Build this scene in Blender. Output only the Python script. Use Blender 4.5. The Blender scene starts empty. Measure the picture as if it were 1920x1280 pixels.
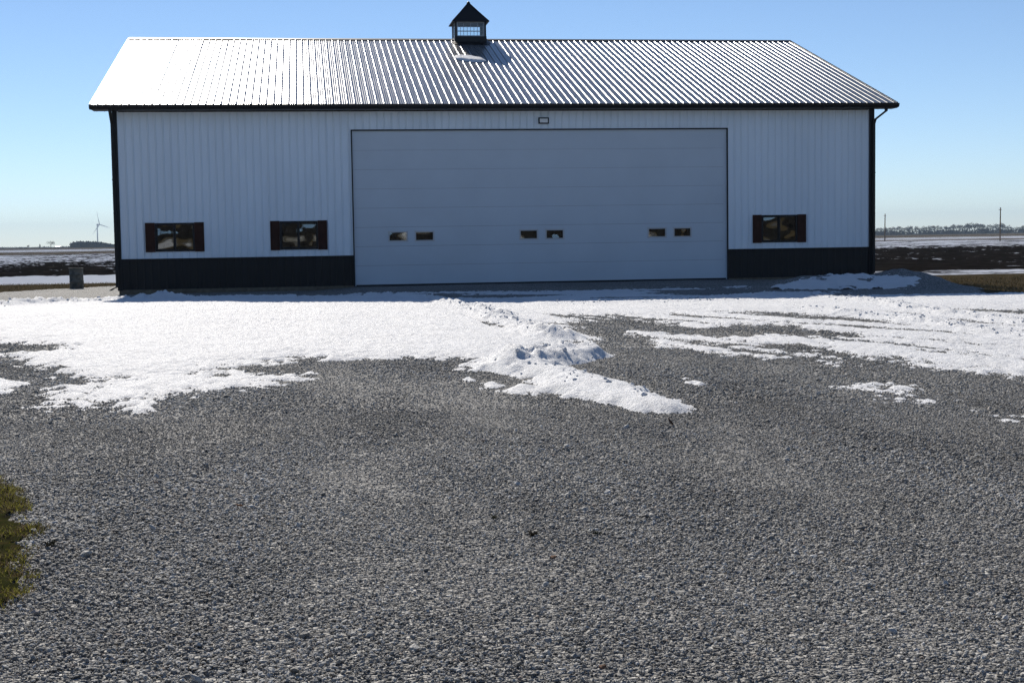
import bpy, bmesh, math, random
import numpy as np
from mathutils import Matrix, Vector
random.seed(7)
RNG = np.random.default_rng(11)
sc = bpy.context.scene
COL = sc.collection
R = math.radians

# ------------------------------------------------------------------ camera, sky, sun, exposure
# world: X along the barn front, Y into the depth, Z up, metres; door sill at the origin height
CAM = np.array([5.8395, -46.4006, 1.3802])
C_R = np.array([0.990163, -0.139081, -0.015306])
C_U = np.array([0.024842, 0.067088, 0.997438])
C_F = np.array([0.137697, 0.988006, -0.069883])
FPX = 2720.65                                   # focal length in pixels of the 1920 px photograph
cam = bpy.data.cameras.new('camera')
cam.sensor_width = 36.0
cam.lens = FPX / 1920 * 36.0
cam.clip_start = 0.1
cam.clip_end = 30000
camo = bpy.data.objects.new('camera', cam)
COL.objects.link(camo)
camo.matrix_world = Matrix(((C_R[0], C_U[0], -C_F[0], CAM[0]), (C_R[1], C_U[1], -C_F[1], CAM[1]),
                            (C_R[2], C_U[2], -C_F[2], CAM[2]), (0, 0, 0, 1)))
sc.camera = camo

SX, SY = 0.25, 1.64                             # shadow shift per metre of height
SUN_EL = math.atan(1 / math.hypot(SX, SY))
SUN_AZ = math.atan2(-SX, SY)
world = bpy.data.worlds.new('World')
sc.world = world
world.use_nodes = True
wn = world.node_tree
wn.nodes.clear()
sky = wn.nodes.new('ShaderNodeTexSky')
sky.sky_type = 'NISHITA'
sky.sun_disc = False
sky.sun_elevation = SUN_EL
sky.sun_rotation = SUN_AZ
sky.altitude = 1500
sky.air_density = 0.85
sky.dust_density = 0.0
sky.ozone_density = 4.4
bg = wn.nodes.new('ShaderNodeBackground')
bg.inputs['Strength'].default_value = 0.091
wo = wn.nodes.new('ShaderNodeOutputWorld')
tint = wn.nodes.new('ShaderNodeMix')                # white balance of the photograph, the same for the whole sky
tint.data_type = 'RGBA'; tint.blend_type = 'MULTIPLY'; tint.inputs[0].default_value = 1.0
tint.inputs[7].default_value = (1.03, 0.965, 0.93, 1)
wn.links.new(sky.outputs[0], tint.inputs[6])
wn.links.new(tint.outputs[2], bg.inputs['Color'])
wn.links.new(bg.outputs[0], wo.inputs['Surface'])
sun = bpy.data.lights.new('sun', 'SUN')
sun.energy = 4.8
sun.angle = R(0.53)
sun.color = (1.0, 0.93, 0.83)
suno = bpy.data.objects.new('sun', sun)
COL.objects.link(suno)
suno.rotation_euler = Vector((SX, -SY, -1)).to_track_quat('-Z', 'Y').to_euler()
suno.location = (0, 0, 40)
sc.view_settings.view_transform = 'Standard'
sc.view_settings.look = 'None'
sc.view_settings.gamma = 1.0
sc.view_settings.exposure = 0.34
sc.cycles.use_denoising = True
sc.cycles.denoiser = 'OPENIMAGEDENOISE'
sc.cycles.denoising_input_passes = 'RGB_ALBEDO_NORMAL'
sc.cycles.denoising_prefilter = 'NONE'
sc.cycles.sample_clamp_direct = 20.0
sc.cycles.sample_clamp_indirect = 6.0
sc.cycles.max_bounces = 8
sc.cycles.transparent_max_bounces = 16
sc.cycles.volume_bounces = 0

# ------------------------------------------------------------------ helpers
def hash2(ix, iy, s):
    h = (ix.astype(np.int64) * 374761393 + iy.astype(np.int64) * 668265263 + s * 1274126177) & 0xFFFFFFFF
    h = ((h ^ (h >> 13)) * 1274126177) & 0xFFFFFFFF
    return ((h ^ (h >> 16)) & 0xFFFFFF) / float(0xFFFFFF)

def vnoise(x, y, s=0):
    ix, iy = np.floor(x), np.floor(y)
    fx, fy = x - ix, y - iy
    fx = fx * fx * (3 - 2 * fx); fy = fy * fy * (3 - 2 * fy)
    a, b = hash2(ix, iy, s), hash2(ix + 1, iy, s)
    c, d = hash2(ix, iy + 1, s), hash2(ix + 1, iy + 1, s)
    return (a + (b - a) * fx) * (1 - fy) + (c + (d - c) * fx) * fy - 0.5

def fbm(x, y, s=0, o=4):
    r, a = 0, 1.0
    for k in range(o):
        r = r + a * vnoise(x * 2 ** k + 17.3 * k, y * 2 ** k - 9.1 * k, s + k)
        a *= 0.5
    return r

def worley(x, y, s=0):
    ix, iy = np.floor(x), np.floor(y)
    best = np.full(x.shape, 9.0)
    for dx in (-1, 0, 1):
        for dy in (-1, 0, 1):
            cx, cy = ix + dx, iy + dy
            px, py = cx + hash2(cx, cy, s), cy + hash2(cx, cy, s + 5)
            best = np.minimum(best, (px - x) ** 2 + (py - y) ** 2)
    return np.sqrt(best)

def sstep(a, b, v):
    t = np.clip((v - a) / (b - a), 0, 1)
    return t * t * (3 - 2 * t)

def terrain(x, y):
    x = np.asarray(x, float); y = np.asarray(y, float)
    zc = np.interp(x, [-30, 14, 24, 60], [-.13, -.15, -.30, -.36])
    zs = np.interp(x, [-30, -6, 2, 7, 11, 16, 22, 27, 60], [-.05, -.05, -.06, -.16, -.25, -.28, -.31, -.34, -.36])
    zw = np.interp(x, [-30, -2, 0, 6, 7.3, 19.5, 24.5, 28, 60], [-.08, -.10, -.14, -.13, -.035, -.035, -.10, -.33, -.36])
    zb = np.interp(x, [-30, 0, 24, 28, 60], [-.08, -.09, -.28, -.34, -.36])
    z = np.where(y < -10.2, zs + (zc - zs) * np.clip((-10.2 - y) / 24, 0, 1),
        np.where(y < 0, zw + (zs - zw) * np.clip(-y / 10.2, 0, 1),
        np.where(y < 12, zw + (zb - zw) * np.clip(y / 12, 0, 1),
                 zb + (-.05 - zb) * np.clip((y - 12) / 68, 0, 1))))
    return z + 0.02 * vnoise(x * .45, y * .45, 3) * np.clip((20 - y) / 20, 0, 1)

def ground_at(px, py, lift=0.03):
    """a spot measured in the photograph -> its place on the terrain"""
    d = C_F + C_R * (px - 960) / FPX - C_U * (py - 640) / FPX
    z = -0.1
    for k in range(12):
        t = (z - CAM[2]) / d[2]
        q = CAM + t * d
        z = float(terrain(q[0], q[1])) + lift
    return q[0], q[1]

def at_depth(px, py, Y):
    d = C_F + C_R * (px - 960) / FPX - C_U * (py - 640) / FPX
    return CAM + (Y - CAM[1]) / d[1] * d

def add(name, me, parent=None, loc=None):
    o = bpy.data.objects.new(name, me)
    COL.objects.link(o)
    if parent: o.parent = parent
    if loc is not None: o.location = loc
    return o

def tag(o, label=None, cat=None, group=None, kind=None):
    if label: o['label'] = label
    if cat: o['category'] = cat
    if group: o['group'] = group
    if kind: o['kind'] = kind
    return o

def mesh_np(name, verts, faces, mat=None, smooth=False):
    me = bpy.data.meshes.new(name)
    verts = np.asarray(verts, np.float32).reshape(-1, 3)
    faces = np.asarray(faces, np.int32)
    n, k = faces.shape
    me.vertices.add(len(verts)); me.vertices.foreach_set('co', verts.ravel())
    me.loops.add(n * k); me.loops.foreach_set('vertex_index', faces.ravel())
    me.polygons.add(n); me.polygons.foreach_set('loop_start', np.arange(0, n * k, k, dtype=np.int32))
    if smooth: me.polygons.foreach_set('use_smooth', np.ones(n, bool))
    me.update(calc_edges=True)
    me.validate()
    if mat: me.materials.append(mat)
    return me

class MB:
    def __init__(s): s.v = []; s.f = []; s.m = []; s.mi = 0
    def face(s, pts):
        b = len(s.v); s.v += [tuple(p) for p in pts]; s.f.append(tuple(range(b, b + len(pts)))); s.m.append(s.mi)
    def box(s, x0, x1, y0, y1, z0, z1):
        b = len(s.v)
        s.v += [(x0, y0, z0), (x1, y0, z0), (x1, y1, z0), (x0, y1, z0), (x0, y0, z1), (x1, y0, z1), (x1, y1, z1), (x0, y1, z1)]
        for q in ((0, 3, 2, 1), (4, 5, 6, 7), (0, 1, 5, 4), (1, 2, 6, 5), (2, 3, 7, 6), (3, 0, 4, 7)):
            s.f.append(tuple(b + i for i in q)); s.m.append(s.mi)
        return s
    def tube(s, pts, rad, n=8, cap=True):
        pts = [Vector(p) for p in pts]
        if not hasattr(rad, '__len__'): rad = [rad] * len(pts)
        b = len(s.v)
        for i, p in enumerate(pts):
            t = (pts[min(i + 1, len(pts) - 1)] - pts[max(i - 1, 0)]).normalized()
            a = t.cross(Vector((0.31, 0.87, 0.4)))
            if a.length < .1: a = t.cross(Vector((1, 0, 0)))
            a.normalize(); c = t.cross(a)
            for k in range(n):
                w = 2 * math.pi * k / n
                s.v.append(tuple(p + (a * math.cos(w) + c * math.sin(w)) * rad[i]))
        for i in range(len(pts) - 1):
            for k in range(n):
                k2 = (k + 1) % n
                s.f.append((b + i * n + k, b + i * n + k2, b + (i + 1) * n + k2, b + (i + 1) * n + k)); s.m.append(s.mi)
        if cap:
            s.f.append(tuple(b + k for k in range(n))[::-1]); s.m.append(s.mi)
            e = b + (len(pts) - 1) * n
            s.f.append(tuple(e + k for k in range(n))); s.m.append(s.mi)
        return s
    def sweep(s, prof, pts):
        """square-ish downspout: profile (a,b) pairs swept along pts, a across X, b along Y mitred"""
        b = len(s.v); n = len(prof)
        for p in pts:
            for (u, w) in prof: s.v.append((p[0] + u, p[1] + w, p[2]))
        for i in range(len(pts) - 1):
            for k in range(n):
                k2 = (k + 1) % n
                s.f.append((b + i * n + k, b + i * n + k2, b + (i + 1) * n + k2, b + (i + 1) * n + k)); s.m.append(s.mi)
        s.f.append(tuple(b + k for k in range(n))); s.m.append(s.mi)
        e = b + (len(pts) - 1) * n
        s.f.append(tuple(e + k for k in range(n))[::-1]); s.m.append(s.mi)
        return s
    def mesh(s, name, mats, smooth=False, bevel=0):
        me = bpy.data.meshes.new(name)
        me.from_pydata(s.v, [], s.f)
        for m in (mats if isinstance(mats, (list, tuple)) else [mats]): me.materials.append(m)
        me.polygons.foreach_set('material_index', s.m)
        bm = bmesh.new(); bm.from_mesh(me)
        bmesh.ops.recalc_face_normals(bm, faces=bm.faces)
        if bevel: bmesh.ops.bevel(bm, geom=list(bm.edges), offset=bevel, segments=1, affect='EDGES')
        bm.to_mesh(me); bm.free()
        if smooth: me.polygons.foreach_set('use_smooth', [True] * len(me.polygons))
        me.update()
        return me
    def build(s, name, mats, parent=None, smooth=False, loc=None, bevel=0):
        return add(name, s.mesh(name, mats, smooth, bevel), parent, loc)

def empty(name, loc=(0, 0, 0)):
    o = bpy.data.objects.new(name, None); COL.objects.link(o); o.location = loc
    o.empty_display_size = 0.2
    return o

# ------------------------------------------------------------------ materials
class NT:
    def __init__(s, name):
        s.mat = bpy.data.materials.new(name); s.mat.use_nodes = True
        s.t = s.mat.node_tree; s.t.nodes.clear()
        s.out = s.t.nodes.new('ShaderNodeOutputMaterial')
    def n(s, kind, **kw):
        nd = s.t.nodes.new('ShaderNode' + kind)
        for k, v in kw.items():
            if k.startswith('i_'):
                key = k[2:]
                key = int(key) if key.isdigit() else key.replace('_', ' ')
                if hasattr(v, 'bl_idname') or isinstance(v, bpy.types.NodeSocket): s.t.links.new(v, nd.inputs[key])
                else: nd.inputs[key].default_value = v
            else: setattr(nd, k, v)
        return nd
    def math(s, op, a, b=0.0, c=None, clamp=False):
        nd = s.n('Math', operation=op, use_clamp=clamp)
        for i, v in enumerate((a, b) if c is None else (a, b, c)):
            if isinstance(v, bpy.types.NodeSocket): s.t.links.new(v, nd.inputs[i])
            else: nd.inputs[i].default_value = v
        return nd.outputs[0]
    def mix(s, f, a, b):
        nd = s.n('Mix', data_type='RGBA')
        for i, v in ((0, f), (6, a), (7, b)):
            if isinstance(v, bpy.types.NodeSocket): s.t.links.new(v, nd.inputs[i])
            else: nd.inputs[i].default_value = (*v, 1) if isinstance(v, tuple) and len(v) == 3 else v
        return nd.outputs[2]
    def ramp(s, f, stops, interp='LINEAR'):
        nd = s.n('ValToRGB'); s.t.links.new(f, nd.inputs[0]); nd.color_ramp.interpolation = interp
        e = nd.color_ramp.elements
        while len(e) > 1: e.remove(e[-1])
        for i, (p, c) in enumerate(stops):
            el = e[0] if i == 0 else e.new(p)
            el.position = p
            c = (c, c, c) if not hasattr(c, '__len__') else c
            el.color = (*c, 1)
        return nd.outputs[0]
    def noise(s, vec, scale, detail=3, rough=.55):
        nd = s.n('TexNoise', i_Scale=scale, i_Detail=detail, i_Roughness=rough)
        if vec is not None: s.t.links.new(vec, nd.inputs['Vector'])
        return nd.outputs['Fac']
    def pos(s): return s.n('NewGeometry').outputs['Position']
    def mapping(s, vec, scale):
        nd = s.n('Mapping'); s.t.links.new(vec, nd.inputs[0]); nd.inputs['Scale'].default_value = scale
        return nd.outputs[0]
    def bump(s, h, strength=.3, dist=.02):
        nd = s.n('Bump', i_Strength=strength, i_Distance=dist); s.t.links.new(h, nd.inputs['Height'])
        return nd.outputs[0]
    def bsdf(s, col, rough=.5, normal=None, spec=.5, metal=0, **kw):
        b = s.n('BsdfPrincipled')
        for k, v in (('Base Color', col), ('Roughness', rough), ('Normal', normal), ('Specular IOR Level', spec), ('Metallic', metal)):
            if v is None: continue
            if isinstance(v, bpy.types.NodeSocket): s.t.links.new(v, b.inputs[k])
            else: b.inputs[k].default_value = (*v, 1) if isinstance(v, tuple) and len(v) == 3 else v
        for k, v in kw.items(): b.inputs[k.replace('_', ' ')].default_value = v
        return b
    def diffuse(s, col, normal=None):
        b = s.n('BsdfDiffuse', i_Roughness=.6)
        s.t.links.new(col, b.inputs['Color'])
        if normal is not None: s.t.links.new(normal, b.inputs['Normal'])
        return b
    def done(s, sh):
        s.t.links.new(sh.outputs[0] if hasattr(sh, 'outputs') else sh, s.out.inputs['Surface'])
        return s.mat

def matt(name, c0, c1, scale=.4):
    t = NT(name)
    return t.done(t.diffuse(t.ramp(t.noise(t.pos(), scale, 3), [(.3, c0), (.7, c1)])))

def paint(name, col, rough=.4, var=.12, scale=1.3, spec=.5, bump=0.0, streak=False):
    t = NT(name); p = t.pos()
    n = t.noise(t.mapping(p, (scale, scale, scale * (.25 if streak else 1))), 1.0, 5)
    f = t.ramp(n, [(.3, 1 - var), (.7, 1 + var * .3)])
    c = t.n('Mix', data_type='RGBA', blend_type='MULTIPLY')
    c.inputs[0].default_value = 1.0; c.inputs[6].default_value = (*col, 1); t.t.links.new(f, c.inputs[7])
    r = t.math('ADD', t.math('MULTIPLY', n, .16), rough - .08)
    nr = t.bump(t.noise(p, 2.2, 3), bump, .02) if bump else None
    return t.done(t.bsdf(c.outputs[2], r, nr, spec))

M = {}
M['white'] = paint('white_painted_steel', (.79, .88, .95), .42, .07, .8, streak=True, bump=.05)
M['door'] = paint('door_enamel', (.57, .64, .70), .45, .06, .7, bump=.03)
M['black'] = paint('black_painted_steel', (.010, .010, .011), .45, .2, 1.5, spec=.28)
M['wains'] = paint('black_ribbed_steel', (.018, .017, .0165), .5, .25, 1.5, streak=True, spec=.25)
M['rubber'] = paint('rubber_seal', (.012, .012, .013), .7)
M['board'] = paint('treated_board', (.16, .13, .09), .85, .4, 6)
M['shutter'] = paint('dark_red_shutter', (.055, .024, .017), .75, .3, 5, spec=.1)
M['lite'] = paint('lite_frame_plastic', (.52, .53, .54), .5, .05)
M['lens'] = paint('lamp_lens', (.85, .85, .83), .25, .05)
M['muntin'] = paint('pale_muntin', (.42, .45, .48), .5, .05)
M['concrete'] = paint('interior_slab', (.25, .24, .22), .9, .2, 2)
M['wood_pole'] = paint('weathered_pole', (.11, .085, .065), .9, .3, 2)
M['turbine'] = paint('turbine_white', (.62, .63, .65), .5, .05)

def roof_material():
    t = NT('charcoal_roof_steel'); p = t.pos()
    n1 = t.noise(t.mapping(p, (2.2, .5, .5)), 1.0, 4)
    n2 = t.noise(t.mapping(p, (5, 1.5, 1.5)), 1.0, 3)
    r = t.math('ADD', t.math('MULTIPLY', n1, .08), .15)
    nr = t.bump(n2, .10, .012)
    c = t.mix(n1, (.115, .118, .122), (.15, .153, .156))
    return t.done(t.bsdf(c, r, nr, .33))
M['roof'] = roof_material()

def glass_material():
    t = NT('window_glass'); p = t.pos()
    h = t.noise(t.mapping(p, (1, 1, 1)), 1.7, 1, .3)
    nr = t.bump(h, 1.0, .045)
    fr = t.n('Fresnel'); fr.inputs['IOR'].default_value = 2.15; t.t.links.new(nr, fr.inputs['Normal'])
    g = t.n('BsdfGlossy'); g.inputs['Roughness'].default_value = .02; t.t.links.new(nr, g.inputs['Normal'])
    tr = t.n('BsdfTransparent'); tr.inputs['Color'].default_value = (.75, .8, .77, 1)
    mx = t.n('MixShader'); t.t.links.new(fr.outputs[0], mx.inputs[0]); t.t.links.new(tr.outputs[0], mx.inputs[1]); t.t.links.new(g.outputs[0], mx.inputs[2])
    return t.done(mx)
M['glass'] = glass_material()
def clear_glass():
    t = NT('clear_glass')
    fr = t.n('Fresnel'); fr.inputs['IOR'].default_value = 1.45
    g = t.n('BsdfGlossy'); g.inputs['Roughness'].default_value = .02
    tr = t.n('BsdfTransparent'); tr.inputs['Color'].default_value = (.95, .97, .97, 1)
    mx = t.n('MixShader'); t.t.links.new(fr.outputs[0], mx.inputs[0]); t.t.links.new(tr.outputs[0], mx.inputs[1]); t.t.links.new(g.outputs[0], mx.inputs[2])
    return t.done(mx)
M['clear'] = clear_glass()

def snow_material():
    t = NT('old_snow'); p = t.pos()
    n1 = t.noise(p, 1.2, 4); n2 = t.noise(p, 55, 3, .7); n3 = t.noise(p, 17, 3)
    c = t.mix(t.ramp(n1, [(.35, 0.0), (.7, 1.0)]), (.86, .865, .87), (.78, .785, .79))
    dirt = t.ramp(t.noise(p, 60, 2), [(.68, 0.0), (.76, .55)])
    c = t.mix(dirt, c, (.45, .44, .42))
    nr = t.bump(t.math('ADD', t.math('MULTIPLY', n2, .7), t.math('MULTIPLY', n3, .7)), .9, .045)
    b = t.bsdf(c, .7, nr, .12)
    return t.done(b)
M['snow'] = snow_material()

def stone_material():
    t = NT('crushed_limestone')
    oi = t.n('ObjectInfo')
    c = t.ramp(oi.outputs['Random'], [(0, (.16, .150, .132)), (.25, (.26, .247, .22)), (.6, (.37, .354, .318)), (.88, (.50, .48, .435)), (.97, (.66, .64, .59)), (1.0, (.40, .30, .22))])
    n = t.noise(t.n('TexCoord').outputs['Object'], 6, 3)
    c2 = t.n('Mix', data_type='RGBA', blend_type='MULTIPLY'); c2.inputs[0].default_value = 1
    t.t.links.new(c, c2.inputs[6]); t.t.links.new(t.ramp(n, [(.3, .75), (.7, 1.1)]), c2.inputs[7])
    lo = t.noise(t.mapping(oi.outputs['Location'], (.75, .28, 0)), 1.0, 4, .6)
    c3 = t.n('Mix', data_type='RGBA', blend_type='MULTIPLY'); c3.inputs[0].default_value = 1
    t.t.links.new(c2.outputs[2], c3.inputs[6]); t.t.links.new(t.ramp(lo, [(.32, .68), (.5, 1.0), (.68, 1.22)]), c3.inputs[7])
    c2 = c3
    return t.done(t.bsdf(c2.outputs[2], .75, t.bump(n, .3, .1), .4))
M['stone'] = stone_material()

def gravel_sheet():
    t = NT('gravel_bed'); p = t.pos()
    v = t.n('TexVoronoi', i_Scale=42.0); t.t.links.new(p, v.inputs['Vector'])
    v2 = t.n('TexVoronoi', i_Scale=19.0); t.t.links.new(p, v2.inputs['Vector'])
    big = t.noise(t.mapping(p, (1, 1, 1)), .35, 4)
    sep = t.n('SeparateColor'); t.t.links.new(v.outputs['Color'], sep.inputs[0])
    c = t.ramp(sep.outputs[0], [(0, (.10, .098, .092)), (.5, (.25, .244, .23)), (.9, (.38, .37, .35)), (1, (.52, .51, .48))])
    c2 = t.n('Mix', data_type='RGBA', blend_type='MULTIPLY'); c2.inputs[0].default_value = 1
    t.t.links.new(c, c2.inputs[6]); t.t.links.new(t.ramp(big, [(.3, .82), (.7, 1.08)]), c2.inputs[7])
    h = t.math('ADD', t.math('MULTIPLY', v.outputs['Distance'], -1.0), t.math('MULTIPLY', v2.outputs['Distance'], -.8))
    return t.done(t.bsdf(c2.outputs[2], .85, t.bump(h, 1.0, .03), .25))
M['gravel'] = gravel_sheet()

def field_material():
    t = NT('field_soil_and_snow'); p = t.pos()
    sx = t.n('SeparateXYZ'); t.t.links.new(p, sx.inputs[0])
    X, Y = sx.outputs[0], sx.outputs[1]
    wob = t.math('MULTIPLY', t.math('SUBTRACT', t.noise(t.mapping(p, (.02, .02, 0)), 1.0, 3), .5), .35)
    u = t.math('LOGARITHM', t.math('MAXIMUM', t.math('DIVIDE', Y, 5.0), 1.0), 200.0)
    u = t.math('ADD', u, t.math('MULTIPLY', wob, .3))
    left = t.ramp(u, [(.0, 0), (.16, 0), (.2, .95), (.30, .95), (.33, .40), (.47, .43), (.52, .525), (.70, .54), (.73, .43), (.81, .45), (.84, .57), (.93, .54), (.97, .40), (1, .42)])
    right = t.ramp(u, [(.0, 0), (.10, .05), (.155, .57), (.21, .53), (.26, .41), (.52, .425), (.56, .53), (.70, .56), (.73, .44), (.77, .58), (.84, .54), (.88, .41), (.95, .44), (1, .38)])
    side = t.math('GREATER_THAN', X, 12.0)
    thr = t.mix(side, left, right)
    thr = t.n('SeparateColor', i_0=thr).outputs[0]
    n = t.noise(t.mapping(p, (.10, .16, 0)), 1.0, 6, .62)
    n2 = t.noise(t.mapping(p, (1.2, 1.2, 0)), 1.0, 3, .6)
    nn = t.math('ADD', t.math('MULTIPLY', n, .62), t.math('MULTIPLY', n2, .38))
    m = t.math('MULTIPLY', t.math('SUBTRACT', thr, nn), 22.0, clamp=True)
    soil = t.ramp(t.noise(p, .7, 5), [(.3, (.012, .0105, .009)), (.6, (.026, .022, .019)), (.8, (.06, .05, .038))])
    stub = t.ramp(t.noise(t.mapping(p, (.6, .6, 0)), 1.0, 5), [(.3, (.10, .075, .045)), (.7, (.20, .16, .105))])
    grass = t.ramp(t.noise(p, 3.0, 5), [(.3, (.055, .042, .022)), (.6, (.12, .095, .055)), (.8, (.19, .155, .095))])
    far = t.ramp(u, [(.70, 0), (.74, 1)])
    near = t.ramp(u, [(.19, 1), (.22, 0)])
    nearr = t.ramp(u, [(.14, 1), (.18, 0)])
    near = t.n('SeparateColor', i_0=t.mix(side, near, nearr)).outputs[0]
    g = t.mix(far, soil, stub)
    g = t.mix(near, g, grass)
    c = t.mix(m, g, (.84, .85, .87))
    rg = t.math('SUBTRACT', .9, t.math('MULTIPLY', m, .3))
    nr = t.bump(t.noise(p, 5, 5), .8, .12)
    return t.done(t.diffuse(c, nr))
M['field'] = field_material()

def foliage(name, stops, through=.0):
    t = NT(name); n = t.noise(t.pos(), 9, 3)
    c = t.ramp(n, stops)
    b = t.diffuse(c)
    if not through: return t.done(b)
    tr = t.n('BsdfTranslucent'); t.t.links.new(c, tr.inputs['Color'])
    mx = t.n('MixShader'); mx.inputs[0].default_value = through
    t.t.links.new(b.outputs[0], mx.inputs[1]); t.t.links.new(tr.outputs[0], mx.inputs[2])
    return t.done(mx)
M['grass_green'] = foliage('green_grass', [(.3, (.10, .10, .022)), (.7, (.25, .235, .045))], .5)
M['grass_dry'] = foliage('dry_grass', [(.3, (.08, .062, .038)), (.7, (.19, .15, .095))], .35)
M['moss'] = foliage('mossy_soil', [(.3, (.04, .034, .018)), (.5, (.065, .066, .02)), (.7, (.13, .08, .038))])
M['bark'] = matt('grey_bark', (.035, .032, .03), (.055, .05, .046))
M['twig'] = matt('bare_twigs', (.03, .028, .028), (.055, .05, .048))
M['conifer'] = matt('conifer_needles', (.012, .018, .016), (.022, .03, .027))
M['leaf'] = paint('dead_leaf', (.06, .028, .016), .7, .4, 60)
M['leaf_tan'] = paint('tan_leaf', (.24, .11, .05), .7, .4, 60)
M['shed'] = paint('far_shed', (.10, .11, .13), .8, .1)

def barrel_material():
    t = NT('weathered_barrel_steel'); p = t.pos()
    n = t.noise(p, 7, 5)
    c = t.ramp(n, [(.35, (.05, .053, .052)), (.55, (.10, .105, .10)), (.7, (.11, .085, .065))])
    return t.done(t.bsdf(c, .75, t.bump(n, .3, .02), .3))
M['barrel'] = barrel_material()

# ------------------------------------------------------------------ field (ground to the horizon)
def grid_mesh(name, xs, ys, zf, mat, keep=None, smooth=True):
    X, Y = np.meshgrid(xs, ys)
    Z = zf(X, Y)
    nx, ny = len(xs), len(ys)
    V = np.stack([X, Y, Z], -1).reshape(-1, 3)
    i = np.arange(nx - 1)[None, :] + nx * np.arange(ny - 1)[:, None]
    F = np.stack([i, i + 1, i + nx + 1, i + nx], -1).reshape(-1, 4)
    if keep is not None:
        k = keep.reshape(-1)
        F = F[k[F].any(1)]
        used = np.zeros(len(V), bool); used[F] = True
        re = np.cumsum(used) - 1
        V = V[used]; F = re[F]
    return mesh_np(name, V, F, mat, smooth)

geo = [110.0]
while geo[-1] < 6500: geo.append(geo[-1] * 1.07 + 1)
xs = np.concatenate([-np.array(geo[::-1][:]) , np.arange(-108, -36, 4), np.arange(-36, -1, .22), np.arange(-1, 25, 1.3), np.arange(25, 72, .22), np.arange(72, 110, 3), np.array(geo)])
ys = np.concatenate([-np.array([6500, 3000, 1200, 500, 250, 120]), np.arange(-80, 8, 2.0), np.arange(8, 108, .45), np.array(geo)])
def field_z(X, Y):
    rough = sstep(24, 34, Y) * (1 - sstep(150, 400, Y))
    clod = fbm(X * .9, Y * .9, 21, 4) * .14 + np.abs(vnoise(X * 2.3, Y * 2.3, 4)) * .16
    roll = 1.2 * vnoise(X * .004, Y * .004, 8) * sstep(300, 1500, np.hypot(X, Y))
    swell = .10 * vnoise(X * .05, Y * .05, 31) * sstep(20, 60, Y)
    return terrain(X, Y) - .03 + rough * clod + roll + swell - .12 * (Y < 6)
tag(add('field', grid_mesh('field', xs, ys, field_z, M['field'])), kind='structure')

# ------------------------------------------------------------------ gravel yard
xs = np.arange(-9, 31, .25); ys = np.arange(-62, 10.01, .25)
YX, YY = np.meshgrid(xs, ys)
def yard_mask(x, y):
    w = vnoise(x * .5, y * .5, 12) * 1.2
    lim_r = np.interp(y, [-62, -20, -9, 0], [40, 34, 24.5, 25.5])
    lim_back = np.interp(x, [-9, -5, -1.5, 0, 24, 31], [-3, 2.5, 8.2, 9.5, 2, 0])
    near_l = np.interp(y, [-62, -41, -40, -38.5, -36.2, -34, 10], [0, 0, 0, 0, 0, 0, -30])
    return (x < lim_r + w) & (y < lim_back + w * .8) & (x > near_l)
def yard_z(x, y):
    return terrain(x, y) + .006 * vnoise(x * 3, y * 3, 5)
tag(add('gravel_yard', grid_mesh('gravel_yard', xs, ys, yard_z, M['gravel'], yard_mask(YX, YY))), kind='structure')

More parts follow.
